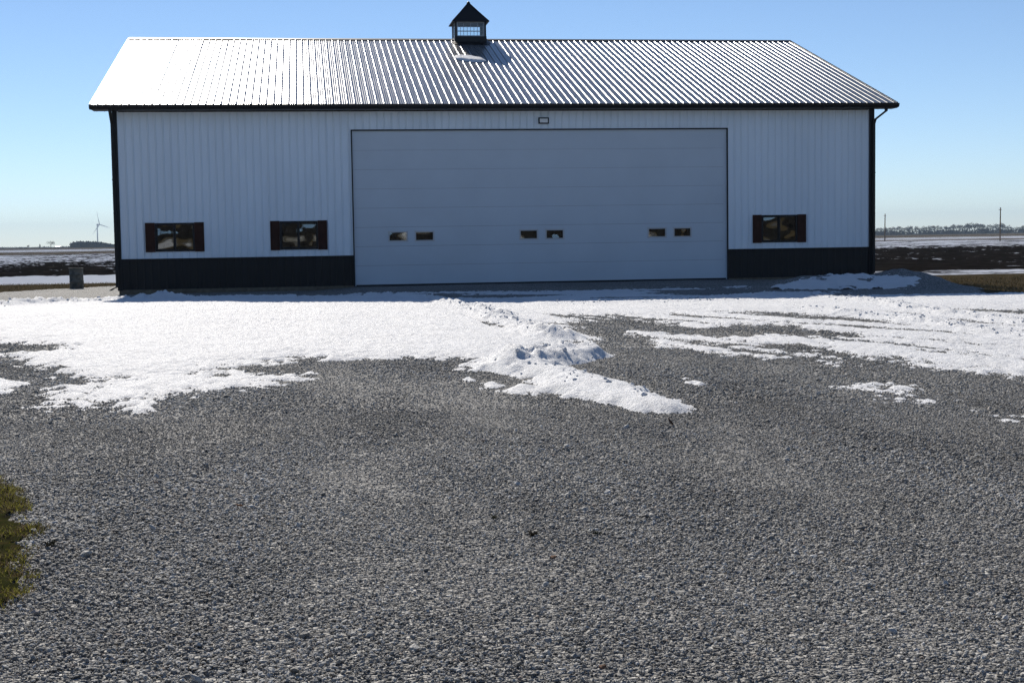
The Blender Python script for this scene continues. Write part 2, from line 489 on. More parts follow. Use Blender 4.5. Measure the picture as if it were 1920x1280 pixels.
# ------------------------------------------------------------------ snow cover
SNOW = [  # outline measured on the ground (pixels of the photograph), depth, slope of the edge, roughness of the edge
    ([(-90, 572), (0, 571), (120, 569), (250, 561), (480, 556), (680, 553), (780, 556), (860, 572), (930, 590), (1000, 604), (1075, 612), (1050, 622), (1092, 632), (1062, 648), (1030, 662), (960, 676), (918, 684), (895, 671), (800, 669), (700, 668), (640, 670), (560, 667), (500, 678), (430, 681), (372, 699), (470, 702), (540, 699), (566, 708), (460, 722), (350, 729), (280, 742), (180, 746), (150, 735), (132, 721), (175, 712), (245, 702), (160, 704), (130, 697), (100, 685), (62, 671), (25, 659), (110, 655), (146, 645), (60, 640), (-90, 636)], .05, .055, .17),
    ([(770, 556), (900, 566), (1100, 562), (1350, 555), (1450, 548), (1560, 553), (1700, 551), (2060, 547), (2060, 712), (1920, 697), (1800, 687), (1720, 681), (1640, 665), (1570, 653), (1520, 641), (1440, 639), (1360, 632), (1440, 625), (1500, 628), (1560, 630), (1650, 630), (1580, 620), (1500, 608), (1440, 605), (1330, 610), (1260, 603), (1160, 594), (1060, 602), (1000, 606), (860, 574)], .05, .07, .32),
    ([(945, 729), (1000, 719), (1040, 735), (1000, 733)], .02, .15, .05),
    ([(905, 686), (960, 668), (1010, 660), (1060, 650), (1120, 655), (1142, 664), (1060, 682), (1022, 690), (1085, 698), (1172, 720), (1250, 745), (1292, 771), (1190, 763), (1100, 746), (1010, 731), (1002, 706), (925, 694)], .06, .34, .02),
    ([(1167, 616), (1240, 622), (1330, 630), (1400, 645), (1470, 655), (1492, 668), (1440, 670), (1340, 659), (1250, 647), (1235, 636), (1200, 626)], .022, .12, .16),
    ([(1420, 650), (1500, 656), (1600, 678), (1585, 681), (1490, 665)], .014, .12, .10),
    ([(1595, 720), (1650, 715), (1702, 724), (1690, 729), (1630, 726)], .010, .07, .08),
    ([(1663, 738), (1720, 742), (1764, 742), (1740, 749), (1690, 747)], .010, .07, .08),
    ([(1855, 768), (1900, 773), (2050, 784), (2050, 790), (1900, 781)], .010, .07, .07),
    ([(-80, 705), (0, 706), (40, 711), (20, 722), (0, 732), (-80, 735)], .022, .2, .06),
    ([(116, 753), (170, 751), (180, 757), (125, 762)], .010, .07, .07),
    ([(230, 765), (262, 758), (272, 762), (240, 770)], .014, .2, .04),
    ([(232, 750), (275, 748), (270, 756), (240, 757)], .014, .2, .04),
    ([(878, 707), (925, 715), (934, 723), (900, 722)], .014, .2, .05),
    ([(1283, 707), (1314, 712), (1308, 717)], .012, .2, .03),
    ([(640, 556), (700, 549), (900, 546), (1000, 546), (1200, 541), (1340, 538), (1480, 533), (1530, 546), (1450, 553), (1340, 557), (1100, 563), (900, 567), (780, 558)], .012, .02, .0),
]
BANKS = [  # crest line (pixels), height, half width, lumpiness
    ([(-80, 577), (60, 572), (150, 568), (240, 563), (310, 564)], 0.17, .45, 1.0),
    ([(310, 563), (400, 560), (500, 557), (600, 556), (690, 555)], .075, .45, .9),
    ([(690, 558), (740, 556), (800, 560), (850, 570), (900, 583), (950, 598), (1000, 615), (1040, 632)], .15, .32, 1.0),
    ([(965, 688), (1000, 676), (1040, 668), (1090, 664)], .20, .40, .85),
    ([(1000, 694), (1080, 708), (1160, 728), (1240, 754)], .05, .28, .4),
    ([(1340, 560), (1400, 557), (1450, 553), (1500, 556), (1580, 562), (1680, 573), (1790, 589), (1990, 612)], .10, .28, .9),
    ([(1480, 575), (1560, 583), (1680, 596), (1800, 612), (1990, 640)], .085, .30, .9),
    ([(1050, 571), (1250, 567), (1400, 564)], .03, .5, .8),
]
SNOW_G = [(np.array([ground_at(*q) for q in poly]), a, b, c) for poly, a, b, c in SNOW]
BANK_G = [(np.array([ground_at(*q) for q in line]), a, b, c) for line, a, b, c in BANKS]

def seg_dist(x, y, a, b):
    d = b - a; L = d @ d
    t = np.clip(((x - a[0]) * d[0] + (y - a[1]) * d[1]) / max(L, 1e-9), 0, 1)
    return np.hypot(x - a[0] - t * d[0], y - a[1] - t * d[1])

def poly_sd(x, y, P):
    dist = np.full(x.shape, 1e9); inside = np.zeros(x.shape, bool)
    for a, b in zip(P, np.roll(P, -1, 0)):
        dist = np.minimum(dist, seg_dist(x, y, a, b))
        c = ((a[1] > y) != (b[1] > y)) & (x < (b[0] - a[0]) * (y - a[1]) / (b[1] - a[1] + 1e-12) + a[0])
        inside ^= c
    return np.where(inside, dist, -dist)

def snow_depth(x, y):
    t = np.full(x.shape, -.05)
    n_mid = fbm(x * 1.1, y * .7, 41, 5)
    n_fine = fbm(x * 7, y * 5, 52, 3)
    n_edge = fbm(x * 2.6, y * 2.0, 57, 3)
    n_track = fbm((x + .24 * y) * 2.1, y * .22, 59, 4)
    for P, dep, slope, amp in SNOW_G:
        lo, hi = P.min(0) - 1.2, P.max(0) + 1.2
        k = (x > lo[0]) & (x < hi[0]) & (y > lo[1]) & (y < hi[1])
        if not k.any(): continue
        sd = poly_sd(x[k], y[k], P) + amp * 1.5 * n_mid[k] + (.12 + amp * .5) * n_fine[k] + (.08 + amp * .4) * n_edge[k]
        if dep < .012: sd = sd - .10
        t[k] = np.maximum(t[k], np.minimum(dep * (1 + .5 * n_mid[k]), sd * slope))
    # the shaded apron before the door keeps only icy streaks
    k = (y > -10.0) & (x > 5.5) & (x < 22)
    t[k] = np.minimum(t[k], .10 * (fbm(x[k] * .35, y[k] * 1.1, 58, 4) - .10 + .45 * sstep(-6.5, -9.6, y[k]) - .25 * sstep(-5, -2.5, y[k]) ))
    # driven-over ice on the right: thin, stones showing through
    k = (x > 8.5) & (y < -12.2) & (x > 9.0 + (y + 30) * .0)
    thin = sstep(-13.0, -17.5, y[k])
    t[k] = np.minimum(t[k], .07 * (1 - thin) + thin * (.006 + .075 * n_track[k] + .012 * n_fine[k]) + 1.0 * (x[k] < 10.2 - .0 * y[k]) * (y[k] < -23))
    base = t.copy()
    for L, h, w, lump in BANK_G:
        lo, hi = L.min(0) - 2, L.max(0) + 2
        k = (x > lo[0]) & (x < hi[0]) & (y > lo[1]) & (y < hi[1])
        if not k.any(): continue
        xx, yy = x[k], y[k]
        d = np.full(xx.shape, 1e9)
        for a, b in zip(L[:-1], L[1:]): d = np.minimum(d, seg_dist(xx, yy, a, b))
        d = d + .25 * vnoise(xx * 1.5, yy * 1.5, 61)
        e = np.exp(-(np.clip(d, 0, None) / w) ** 2)
        chunk = np.clip(.62 - worley(xx * 3.4, yy * 2.8, 71), 0, .34) * 1.5 + np.clip(.55 - worley(xx * 8, yy * 6, 75), 0, .3) * .9
        along = .75 + .9 * vnoise(xx * .9, yy * .9, 66)
        t[k] += e * h * along * ((1 - lump * .65) + lump * chunk) + (e > .04) * e * .02 * lump
    thinb = np.clip(1 - np.abs(t) / .03, 0, 1)
    iso = np.where((x > 10.2) & (y > -31), .4, 1.0)
    t = t + thinb * iso * (.040 * n_fine + .030 * vnoise(x * 13, y * 7, 87))
    live = t > -.02
    t = t + np.where(live, .008 * n_fine + .016 * vnoise(x * 17, y * 9, 81) + .010 * (hash2(np.floor(x * 977), np.floor(y * 613), 83) - .5), 0)
    # pitted, wind-roughened crust
    pit = np.clip(.45 - worley(x * 5.5, y * 3.5, 91), 0, 1) * .02
    return t - np.where(live & (t > .02), pit, 0)

xs = np.arange(-5.5, 25.5, .036)
ys = np.concatenate([np.arange(-36.5, -26, .06), np.arange(-26, -18, .085), np.arange(-18, -1.0, .11)])
SXg, SYg = np.meshgrid(xs, ys)
DEP = snow_depth(SXg, SYg)
def snow_z(X, Y): return terrain(X, Y) + .010 + DEP
near_view = (SXg > CAM[0] + (SYg - CAM[1]) * -.24 - .5) & (SXg < CAM[0] + (SYg - CAM[1]) * .545 + .5)
snow = add('snow_cover', grid_mesh('snow_cover', xs, ys, snow_z, M['snow'], (DEP > -.012) & near_view))
tag(snow, 'old white snow lying in sheets and plowed ridges on the gravel', 'snow', kind='stuff')

# loose clods thrown along the plowed ridges
def clod_proto(seed, sub=2):
    bm = bmesh.new(); bmesh.ops.create_icosphere(bm, subdivisions=sub, radius=1)
    r = random.Random(seed)
    off = Vector((r.random() * 50, r.random() * 50, r.random() * 50))
    from mathutils import noise
    for v in bm.verts:
        v.co *= 1 + .55 * noise.noise(v.co * 1.3 + off) + .22 * noise.noise(v.co * 3.1 + off)
    V = np.array([v.co[:] for v in bm.verts]); F = np.array([[v.index for v in f.verts] for f in bm.faces])
    bm.free(); return V, F
protos = [clod_proto(k) for k in range(5)]
cand = []
for bi, (L, h, w, lump) in enumerate(BANK_G):
    seg = np.linalg.norm(np.diff(L, axis=0), axis=1); tot = seg.sum(); cs = np.cumsum(seg)
    for k in range(int(tot * (16 if h > .1 else 12))):
        s = random.random() * tot; j = min(int(np.searchsorted(cs, s)), len(seg) - 1)
        f = 1 - (cs[j] - s) / seg[j]
        q = L[j] + (L[j + 1] - L[j]) * f + np.array([random.gauss(0, w * .55), random.gauss(0, w * .6)])
        cand.append((q[0], q[1], min(.055 if h > .15 else .03, .008 + random.expovariate(1 / .011))))
cand = np.array(cand)
cd = snow_depth(cand[:, 0], cand[:, 1]); cz = terrain(cand[:, 0], cand[:, 1])
Vs, Fs, nb = [], [], 0
for (qx, qy, size), d, z in zip(cand, cd, cz):
    if d < .01: continue
    V, F = random.choice(protos)
    a = random.random() * 6.3; ca, sa = math.cos(a), math.sin(a)
    S = V * size * np.array([1, .8, .75]); S = np.stack([S[:, 0] * ca - S[:, 1] * sa, S[:, 0] * sa + S[:, 1] * ca, S[:, 2]], 1)
    Vs.append(S + np.array([qx, qy, z + .01 + d + size * .25])); Fs.append(F + nb); nb += len(V)
tag(add('snow_clods', mesh_np('snow_clods', np.concatenate(Vs), np.concatenate(Fs), M['snow'], True)),
    'loose lumps of snow thrown along the plowed ridges', 'snow', kind='stuff')

# ------------------------------------------------------------------ barn
F_ = .3048
BW = 24.507; EAVE_Z = 5.66; RIDGE_Z = 9.106; HD = 10.10; OVS = .60; OVF = .62
SLOPE = (RIDGE_Z - EAVE_Z) / (HD + OVF)
PITCH = math.atan(SLOPE)
WTOP = EAVE_Z - .12 + .0
HW = .954; RIB = .75 * F_
DX0, DX1, DTOP = 7.306, 19.498, 4.876
barn = empty('barn')
tag(barn, 'large white steel pole barn with black wainscot and a wide overhead door', 'barn')

def rib_profile(x0, x1, off, h=.019, minor=True):
    """points (x, height) of ribbed sheet between x0 and x1, ribs at multiples of RIB"""
    pts = {}
    k = math.floor((x0 - off) / RIB) - 1
    while off + k * RIB < x1 + RIB:
        c = off + k * RIB
        for dx, hh in ((-.030, 0), (-.028, .05 * h), (-.024, .25 * h), (-.0155, .84 * h), (-.009, .98 * h), (0, h), (.009, .98 * h), (.0155, .84 * h), (.024, .25 * h), (.028, .05 * h), (.030, 0)):
            pts[round(c + dx, 5)] = hh
        if minor:
            for m in (.083, .146):
                for dx, hh in ((-.009, 0), (-.004, .0025), (.004, .0025), (.009, 0)): pts[round(c + m + dx, 5)] = hh
        k += 1
    P = sorted((x, hh) for x, hh in pts.items() if x0 < x < x1)
    def hv(x):
        ks = sorted(pts)
        return float(np.interp(x, ks, [pts[q] for q in ks]))
    return [(x0, hv(x0))] + P + [(x1, hv(x1))]

def wall_profile(x0, x1, off, h):
    pts = {}
    k = math.floor((x0 - off) / RIB) - 1
    while off + k * RIB < x1 + RIB:
        c = off + k * RIB
        for dx, hh in ((-.015, 0), (-.010, h), (.010, h), (.015, 0)): pts[round(c + dx, 5)] = hh
        for m_ in (.083, .146):
            for dx, hh in ((-.008, 0), (0, .003), (.008, 0)): pts[round(c + m_ + dx, 5)] = hh
        k += 1
    ks = sorted(pts); hv = lambda x: float(np.interp(x, ks, [pts[q] for q in ks]))
    return [(x0, hv(x0))] + [(x, pts[x]) for x in ks if x0 < x < x1] + [(x1, hv(x1))]

def ribbed_rects(name, rects, off, mat, h=.026, yface=0.0, minor=False):
    """one sheet made of the rectangles (x0,x1,z0,z1): used where a window cuts through a panel"""
    V, F, n = [], [], 0
    for (x0, x1, z0, z1) in rects:
        P = wall_profile(x0, x1, off, h)
        for z in (z0, z1):
            for x, hh in P: V.append((x, yface - hh, z))
        m = len(P)
        for i in range(m - 1): F.append((n + i, n + i + 1, n + m + i + 1, n + m + i))
        n += 2 * m
    me = mesh_np(name, V, F, mat, False)
    return me

WINDOWS = [(1.142, 2.345, 1.175, 2.060), (4.978, 6.160, 1.175, 2.068), (20.66, 21.89, 1.160, 2.058)]
SHUT = .295
def holes(x0, x1, z0, z1):
    for (a, b, c, d) in WINDOWS:
        if a < x1 and b > x0 and c < z1 and d > z0: return (a, b, c, d)
def panel_rects(x0, x1, z0, z1):
    w = holes(x0, x1, z0, z1)
    if not w: return [(x0, x1, z0, z1)]
    a, b, c, d = w; r = []
    if x0 < a: r.append((x0, a, z0, z1))
    if x1 > b: r.append((b, x1, z0, z1))
    xa, xb = max(x0, a), min(x1, b)
    r.append((xa, xb, z0, c)); r.append((xa, xb, d, z1))
    return r
PW = 3 * F_
x = 0.0
edges = [0.0]
while edges[-1] < BW - .01: edges.append(min(edges[-1] + PW, BW))
for a, b in zip(edges[:-1], edges[1:]):
    for lo, hi in ((a, min(b, DX0 - .036)), (max(a, DX1 + .036), b)):
        if hi - lo > .02:
            add('wall_panel', ribbed_rects('wall_panel', panel_rects(lo, hi, HW, WTOP), .1, M['white']), barn)
            add('wainscot_panel', ribbed_rects('wainscot_panel', [(lo, hi, .0, HW - .02)], .1, M['wains'], yface=-.004), barn)
    lo, hi = max(a, DX0 - .036), min(b, DX1 + .036)
    if hi - lo > .02:
        add('wall_panel', ribbed_rects('wall_panel', [(lo, hi, DTOP + .036, WTOP)], .1, M['white']), barn)
# ledge trim between wainscot and wall, base board
for a, b in ((0, DX0 - .038), (DX1 + .038, BW)):
    MB().box(a, b, -.046, .0, HW - .022, HW + .006).build('wainscot_trim', M['black'], barn)
    MB().box(a, b, -.020, .03, -.5, .004).build('base_board', M['board'], barn)
MB().box(-.04, .105, -.045, .02, -.02, WTOP + .02).box(-.04, -.005, .02, .2, -.02, WTOP + .02).build('corner_trim', M['black'], barn)
MB().box(BW - .13, BW + .04, -.045, .02, -.05, WTOP + .02).box(BW + .005, BW + .04, .02, .2, -.05, WTOP + .02).build('corner_trim', M['black'], barn)
# gable and back walls, slab, so the inside is closed and dark
def gable(name, X, sgn):
    m = MB(); d = 2 * HD; t = .02 * sgn
    out = [(X, .02, -.3), (X, d, -.3), (X, d, WTOP), (X, HD, RIDGE_Z - .16), (X, .02, WTOP)]
    m.face(out); inn = [(X - t * 3, p[1], p[2]) for p in out]; m.face(inn)
    for i in range(5): m.face([out[i], out[(i + 1) % 5], inn[(i + 1) % 5], inn[i]])
    m.build(name, M['white'], barn)
gable('gable_wall', 0.0, -1); gable('gable_wall', BW, 1)
MB().box(.06, BW - .06, 2 * HD - .05, 2 * HD, -.3, WTOP).build('back_wall', M['white'], barn)
MB().box(.07, BW - .07, .06, 2 * HD - .06, -.3, -.02).build('floor_slab', M['concrete'], barn)

# roof: dark deck, ribbed sheets, ridge cap, fascia, soffit
roof = MB()
xa, xb = -OVS, BW + OVS
yb = 2 * HD + OVF
th = .10
roof.face([(xa, -OVF + .02, EAVE_Z - .012), (xb, -OVF + .02, EAVE_Z - .012), (xb, HD, RIDGE_Z - .02), (xa, HD, RIDGE_Z - .02)])
roof.face([(xa, yb, EAVE_Z), (xb, yb, EAVE_Z), (xb, HD, RIDGE_Z - .02), (xa, HD, RIDGE_Z - .02)])
roof.face([(xa, -OVF + .02, EAVE_Z - .012 - th), (xb, -OVF + .02, EAVE_Z - .012 - th), (xb, HD, RIDGE_Z - .02 - th), (xa, HD, RIDGE_Z - .02 - th)])
roof.face([(xa, yb, EAVE_Z - th), (xb, yb, EAVE_Z - th), (xb, HD, RIDGE_Z - .02 - th), (xa, HD, RIDGE_Z - .02 - th)])
for X in (xa, xb):
    roof.face([(X, -OVF + .02, EAVE_Z - .012), (X, HD, RIDGE_Z - .02), (X, HD, RIDGE_Z - .02 - th), (X, -OVF + .02, EAVE_Z - .012 - th)])
    roof.face([(X, yb, EAVE_Z), (X, HD, RIDGE_Z - .02), (X, HD, RIDGE_Z - .02 - th), (X, yb, EAVE_Z - th)])
roofo = roof.build('roof', M['black'], barn)
SL = math.hypot(HD + OVF, RIDGE_Z - EAVE_Z)
def sheet_mesh(width):
    P = rib_profile(0, width, 0.0, .020, True)
    rows = np.linspace(0, SL - .03, 14)
    V, F, m = [], [], len(P)
    for s in rows:
        for x, hh in P: V.append((x, s, hh))
    for r_ in range(len(rows) - 1):
        for i in range(m - 1): F.append((r_ * m + i, r_ * m + i + 1, (r_ + 1) * m + i + 1, (r_ + 1) * m + i))
    return mesh_np('roof_panel', V, F, M['roof'], True)
full = sheet_mesh(PW)
X = xa
rr = random.Random(3)
while X < xb - .02:
    w = min(PW, xb - X)
    o = add('roof_panel', full if abs(w - PW) < 1e-6 else sheet_mesh(w), roofo, (X, -OVF, EAVE_Z))
    o.rotation_euler = (PITCH + R(rr.uniform(-.04, .04)), R(rr.uniform(-.12, .12)), 0)
    X += PW
# ridge cap and rake trim
def strip(name, pts, mat, parent, x0, x1):
    m = MB(); n = len(pts)
    A = [(x0, p[0], p[1]) for p in pts]; B = [(x1, p[0], p[1]) for p in pts]
    m.face(A); m.face(B[::-1])
    for i in range(n): m.face([A[i], A[(i + 1) % n], B[(i + 1) % n], B[i]])
    return m.build(name, mat, parent)
strip('ridge_cap', [(HD - .17, RIDGE_Z - .17 * SLOPE + .012), (HD - .17, RIDGE_Z - .17 * SLOPE + .034), (HD, RIDGE_Z + .045), (HD + .17, RIDGE_Z - .17 * SLOPE + .034), (HD + .17, RIDGE_Z - .17 * SLOPE + .005), (HD, RIDGE_Z + .015)], M['black'], roofo, xa - .01, xb + .01)
for X0, X1 in ((xa - .03, xa + .012), (xb - .012, xb + .03)):
    strip('rake_trim', [(-OVF + .03, EAVE_Z - .15), (-OVF + .03, EAVE_Z + .026), (HD - .02, RIDGE_Z + .022), (HD - .02, RIDGE_Z - .17)], M['black'], roofo, X0, X1)
# fascia, gutter with a lip, soffit
strip('fascia', [(-OVF + .03, EAVE_Z - .15), (-OVF + .03, EAVE_Z - .016), (-OVF + .06, EAVE_Z - .016), (-OVF + .06, EAVE_Z - .15)], M['black'], roofo, xa, xb)
gy = -OVF + .027
strip('gutter', [(gy, EAVE_Z - .02), (gy, EAVE_Z - .135), (gy - .075, EAVE_Z - .135), (gy - .115, EAVE_Z - .085), (gy - .125, EAVE_Z - .02), (gy - .112, EAVE_Z - .012), (gy - .106, EAVE_Z - .03), (gy - .10, EAVE_Z - .08), (gy - .07, EAVE_Z - .12), (gy - .012, EAVE_Z - .12), (gy - .012, EAVE_Z - .02)], M['black'], barn, xa - .03, xb + .03)
sof = MB(); sof.box(xa + .02, xb - .02, -OVF + .062, -.002, EAVE_Z - .15, EAVE_Z - .125)
k = xa + .1
while k < xb: sof.box(k, k + .025, -OVF + .065, -.03, EAVE_Z - .158, EAVE_Z - .148); k += RIB
sof.build('soffit', M['black'], barn)
MB().box(.15, BW - .165, -.032, .0, WTOP - .055, WTOP + .03).build('frieze_trim', M['black'], barn)
# downspouts
pr = [(-.045, -.03), (.045, -.03), (.045, .03), (-.045, .03)]
d = MB().sweep(pr, [(-.02, gy - .05, EAVE_Z - .12), (-.02, gy - .05, EAVE_Z - .20), (-.04, -.10, 5.12), (-.04, -.09, 5.0), (-.04, -.09, .16)]).build('downspout', M['black'], barn)
MB().sweep(pr, [(-.04, -.09, .17), (-.05, -.10, .10), (-.16, -.16, .055), (-.25, -.20, -.005)]).build('elbow', M['black'], d)
for z in (1.4, 3.4): MB().box(-.095, .015, -.128, -.05, z, z + .03).build('strap', M['black'], d)
d = MB().sweep(pr, [(BW + .20, gy - .05, EAVE_Z - .12), (BW + .20, gy - .05, EAVE_Z - .26), (BW + .03, -.12, 5.16), (BW + .0, -.09, 5.02), (BW + .0, -.09, .1)]).build('downspout', M['black'], barn)
for z in (1.4, 3.4): MB().box(BW - .055, BW + .055, -.128, -.055, z, z + .03).build('strap', M['black'], d)

# overhead door: eight insulated sections with small lites
odoor = MB().box(DX0 - .038, DX0, -.040, .10, -.03, DTOP + .038).box(DX1, DX1 + .038, -.040, .10, -.03, DTOP + .038).box(DX0, DX1, -.040, .10, DTOP, DTOP + .038).build('overhead_door', M['black'], barn)
LITES = [(8.425, 8.97), (9.27, 9.815), (12.645, 13.18), (13.495, 14.035), (16.877, 17.43), (17.735, 18.275)]
LZ0, LZ1 = 1.413, 1.662
SH = (DTOP - .02) / 8
for i in range(8):
    z0, z1 = .02 + i * SH, .02 + (i + 1) * SH - .005
    m = MB()
    def leaf(x0, x1, za, zb):
        m.box(x0, x1, .045, .085, za, zb)
    if z0 < LZ0 < z1:
        cur = DX0 + .004
        for a, b in LITES:
            leaf(cur, a, z0, z1); leaf(a, b, z0, LZ0); leaf(a, b, LZ1, z1); cur = b
        leaf(cur, DX1 - .004, z0, z1)
    else:
        leaf(DX0 + .004, DX1 - .004, z0, z1)
        # shallow pressed ribs run the length of each section
    for q in (.25, .5, .75):
        zz = z0 + q * SH
        if z0 < LZ0 < z1 and q < 1: continue
        m.box(DX0 + .03, DX1 - .03, .0425, .0455, zz - .012, zz + .012)
    m.build('door_section', M['door'], odoor)
MB().box(DX0, DX1, .05, .09, -.04, .021).build('bottom_seal', M['rubber'], odoor)
for a, b in ((DX0, DX0 + .03), (DX1 - .03, DX1)):
    MB().box(a, b, .018, .044, -.02, DTOP).build('weather_strip', M['door'], odoor)
MB().box(DX0 + .03, DX1 - .03, .018, .044, DTOP - .03, DTOP).build('weather_strip', M['door'], odoor)
for a, b in LITES:
    m = MB(); w = .045
    for q in ((a - w, b + w, LZ1, LZ1 + w), (a - w, b + w, LZ0 - w, LZ0), (a - w, a, LZ0, LZ1), (b, b + w, LZ0, LZ1)):
        m.box(q[0], q[1], .030, .0448, q[2], q[3])
    m.build('lite_frame', M['lite'], odoor)
    MB().box(a, b, .058, .064, LZ0, LZ1).build('lite_pane', M['glass'], odoor)
MB().box(DX0, DX1, .40, .42, -.02, DTOP + .4).build('door_backing', M['black'], odoor)  # plain black sheet set back behind the whole door

# windows with shutters
for (a, b, c, d_) in WINDOWS:
    w = MB(); t = .055
    for q in ((a, b, d_ - t, d_), (a, b, c, c + t), (a, a + t, c + t, d_ - t), (b - t, b, c + t, d_ - t)):
        w.box(q[0], q[1], -.045, .08, q[2], q[3])
    win = w.build('window', M['black'], barn)
    mid = (a + b) / 2
    MB().box(mid - .03, mid + .03, -.028, .05, c + t, d_ - t).build('mullion', M['black'], win)
    MB().box(a + t, mid - .03, .022, .028, c + t, d_ - t).build('pane', M['glass'], win)
    MB().box(mid + .03, b - t, .004, .010, c + t, d_ - t).build('pane', M['glass'], win)
    scr = MB(); 
    for q in ((a + t, mid - .03, d_ - t - .02, d_ - t), (a + t, mid - .03, c + t, c + t + .02), (a + t, a + t + .02, c + t + .02, d_ - t - .02), (mid - .05, mid - .03, c + t + .02, d_ - t - .02)):
        scr.box(q[0], q[1], .002, .016, q[2], q[3])
    scr.build('sash', M['black'], win)
    for x0, x1 in ((a - SHUT, a - .004), (b + .004, b + SHUT)):
        s = MB(); e = .05
        s.box(x0, x0 + e, -.060, -.022, c - .012, d_ + .012).box(x1 - e, x1, -.060, -.022, c - .012, d_ + .012)
        for zz in (c - .012, (c + d_) / 2 - .03, d_ + .012 - .06): s.box(x0 + e, x1 - e, -.060, -.022, zz, zz + .06)
        s.box(x0 + e, x1 - e, -.046, -.024, c + .048, d_ - .048)
        s.build('shutter', M['shutter'], win)

# wall light over the door
wl = MB().box(13.265, 13.60, -.10, -.02, 5.235, 5.27).box(13.265, 13.60, -.10, -.02, 5.072, 5.105).box(13.265, 13.30, -.10, -.02, 5.105, 5.235).box(13.565, 13.60, -.10, -.02, 5.105, 5.235).box(13.30, 13.565, -.04, -.02, 5.105, 5.235).build('wall_light', M['black'], barn)
MB().box(13.302, 13.563, -.085, -.042, 5.107, 5.233).build('lens', M['lens'], wl)

# cupola
CX, CY, CH = 12.215, HD, .60
z0, z1, z2 = 9.165, 9.715, 9.74
cup = MB()
for (sx_, sy_) in ((-1, -1), (1, -1), (1, 1), (-1, 1)): pass
bz = RIDGE_Z - (CH + .06) * SLOPE - .03
cup.box(CX - CH - .012, CX + CH + .012, CY - CH - .012, CY + CH + .012, bz, z0)
cupo = cup.build('cupola', M['black'], barn)
for s in (-1, 1):
    fl = MB()
    fl.face([(CX - CH - .13, CY - s * (CH + .02), RIDGE_Z - (CH + .02) * SLOPE + .05), (CX + CH + .13, CY - s * (CH + .02), RIDGE_Z - (CH + .02) * SLOPE + .05), (CX + CH + .13, CY - s * (CH + .42), RIDGE_Z - (CH + .42) * SLOPE + .03), (CX - CH - .13, CY - s * (CH + .42), RIDGE_Z - (CH + .42) * SLOPE + .03)])
    fl.build('flashing', M['black'], cupo)
for sx_ in (-1, 1):
    for sy_ in (-1, 1):
        xc, yc = CX + sx_ * (CH - .035), CY + sy_ * (CH - .035)
        MB().box(xc - .035, xc + .035, yc - .035, yc + .035, z0, z1).build('post', M['black'], cupo)
def cup_window(axis, s):
    fr = MB(); L = CH - .07
    def bar(u0, u1, za, zb, dep=.022):
        c = s * (CH - .03)
        if axis == 'y': fr.box(CX + u0, CX + u1, CY + c - dep / 2, CY + c + dep / 2, za, zb)
        else: fr.box(CX + c - dep / 2, CX + c + dep / 2, CY + u0, CY + u1, za, zb)
    bar(-L, L, z0, z0 + .035, .04); bar(-L, L, z1 - .035, z1, .04)
    bar(-L, -L + .035, z0 + .035, z1 - .035, .04); bar(L - .035, L, z0 + .035, z1 - .035, .04)
    for k in (-.5, 0, .5): bar(k * L - .008, k * L + .008, z0 + .035, z1 - .035)
    for k in (1, 2):
        zz = z0 + (z1 - z0) * k / 3; bar(-L + .035, L - .035, zz - .0075, zz + .0075, .018)
    fr.build('window_grid', M['muntin'], cupo)
    g = MB(); c = s * (CH - .03)
    if axis == 'y': g.box(CX - L + .03, CX + L - .03, CY + c - .002, CY + c + .002, z0 + .03, z1 - .03)
    else: g.box(CX + c - .002, CX + c + .002, CY - L + .03, CY + L - .03, z0 + .03, z1 - .03)
    g.build('pane', M['clear'], cupo)
for ax in ('x', 'y'):
    for s in (-1, 1): cup_window(ax, s)
E2 = CH + .115
cr = MB(); ap = (CX, CY, 10.56)
C4 = [(CX - E2, CY - E2), (CX + E2, CY - E2), (CX + E2, CY + E2), (CX - E2, CY + E2)]
for i in range(4):
    a, b = C4[i], C4[(i + 1) % 4]
    mid = [((p[0] - CX) * .5 + CX, (p[1] - CY) * .5 + CY) for p in (a, b)]
    cr.face([(*a, z2), (*b, z2), (*mid[1], z2 + .40), (*mid[0], z2 + .40)])
    cr.face([(*mid[0], z2 + .40), (*mid[1], z2 + .40), ap])
    cr.face([(*a, z2), (*b, z2), (*b, z2 - .03), (*a, z2 - .03)])
cr.face([(*p, z2 - .03) for p in C4])
cr.build('cupola_roof', M['black'], cupo)
MB().tube([(CX, CY, 10.50), (CX, CY, 10.555), (CX, CY, 10.575)], [.075, .05, .02], 12).build('roof_cap', M['black'], cupo)

# snow patch left on the roof below the cupola
def roof_snow():
    n, m = 34, 16; V = []
    for j in range(m + 1):
        for i in range(n + 1):
            u, v = i / n, j / m
            x = 11.26 + 1.12 * u; y = 6.60 - .62 * u + (v - .5) * (.95 * math.sin(math.pi * min(1, u * 1.0 + .04)) ** .6 + .05)
            e = min(u, 1 - u, v, 1 - v) * 6
            h = .085 * min(1, e) ** .7 + .018 * float(fbm(np.array(x * 6), np.array(y * 5), 5, 3)) * min(1, e)
            V.append((x, y, EAVE_Z + (y + OVF) * SLOPE + .012 + max(h, 0)))
    F = [(j * (n + 1) + i, j * (n + 1) + i + 1, (j + 1) * (n + 1) + i + 1, (j + 1) * (n + 1) + i) for j in range(m) for i in range(n)]
    return mesh_np('roof_snow', V, F, M['snow'], True)
tag(add('snow_patch', roof_snow()), 'thin patch of leftover snow on the roof slope below the cupola', 'snow')

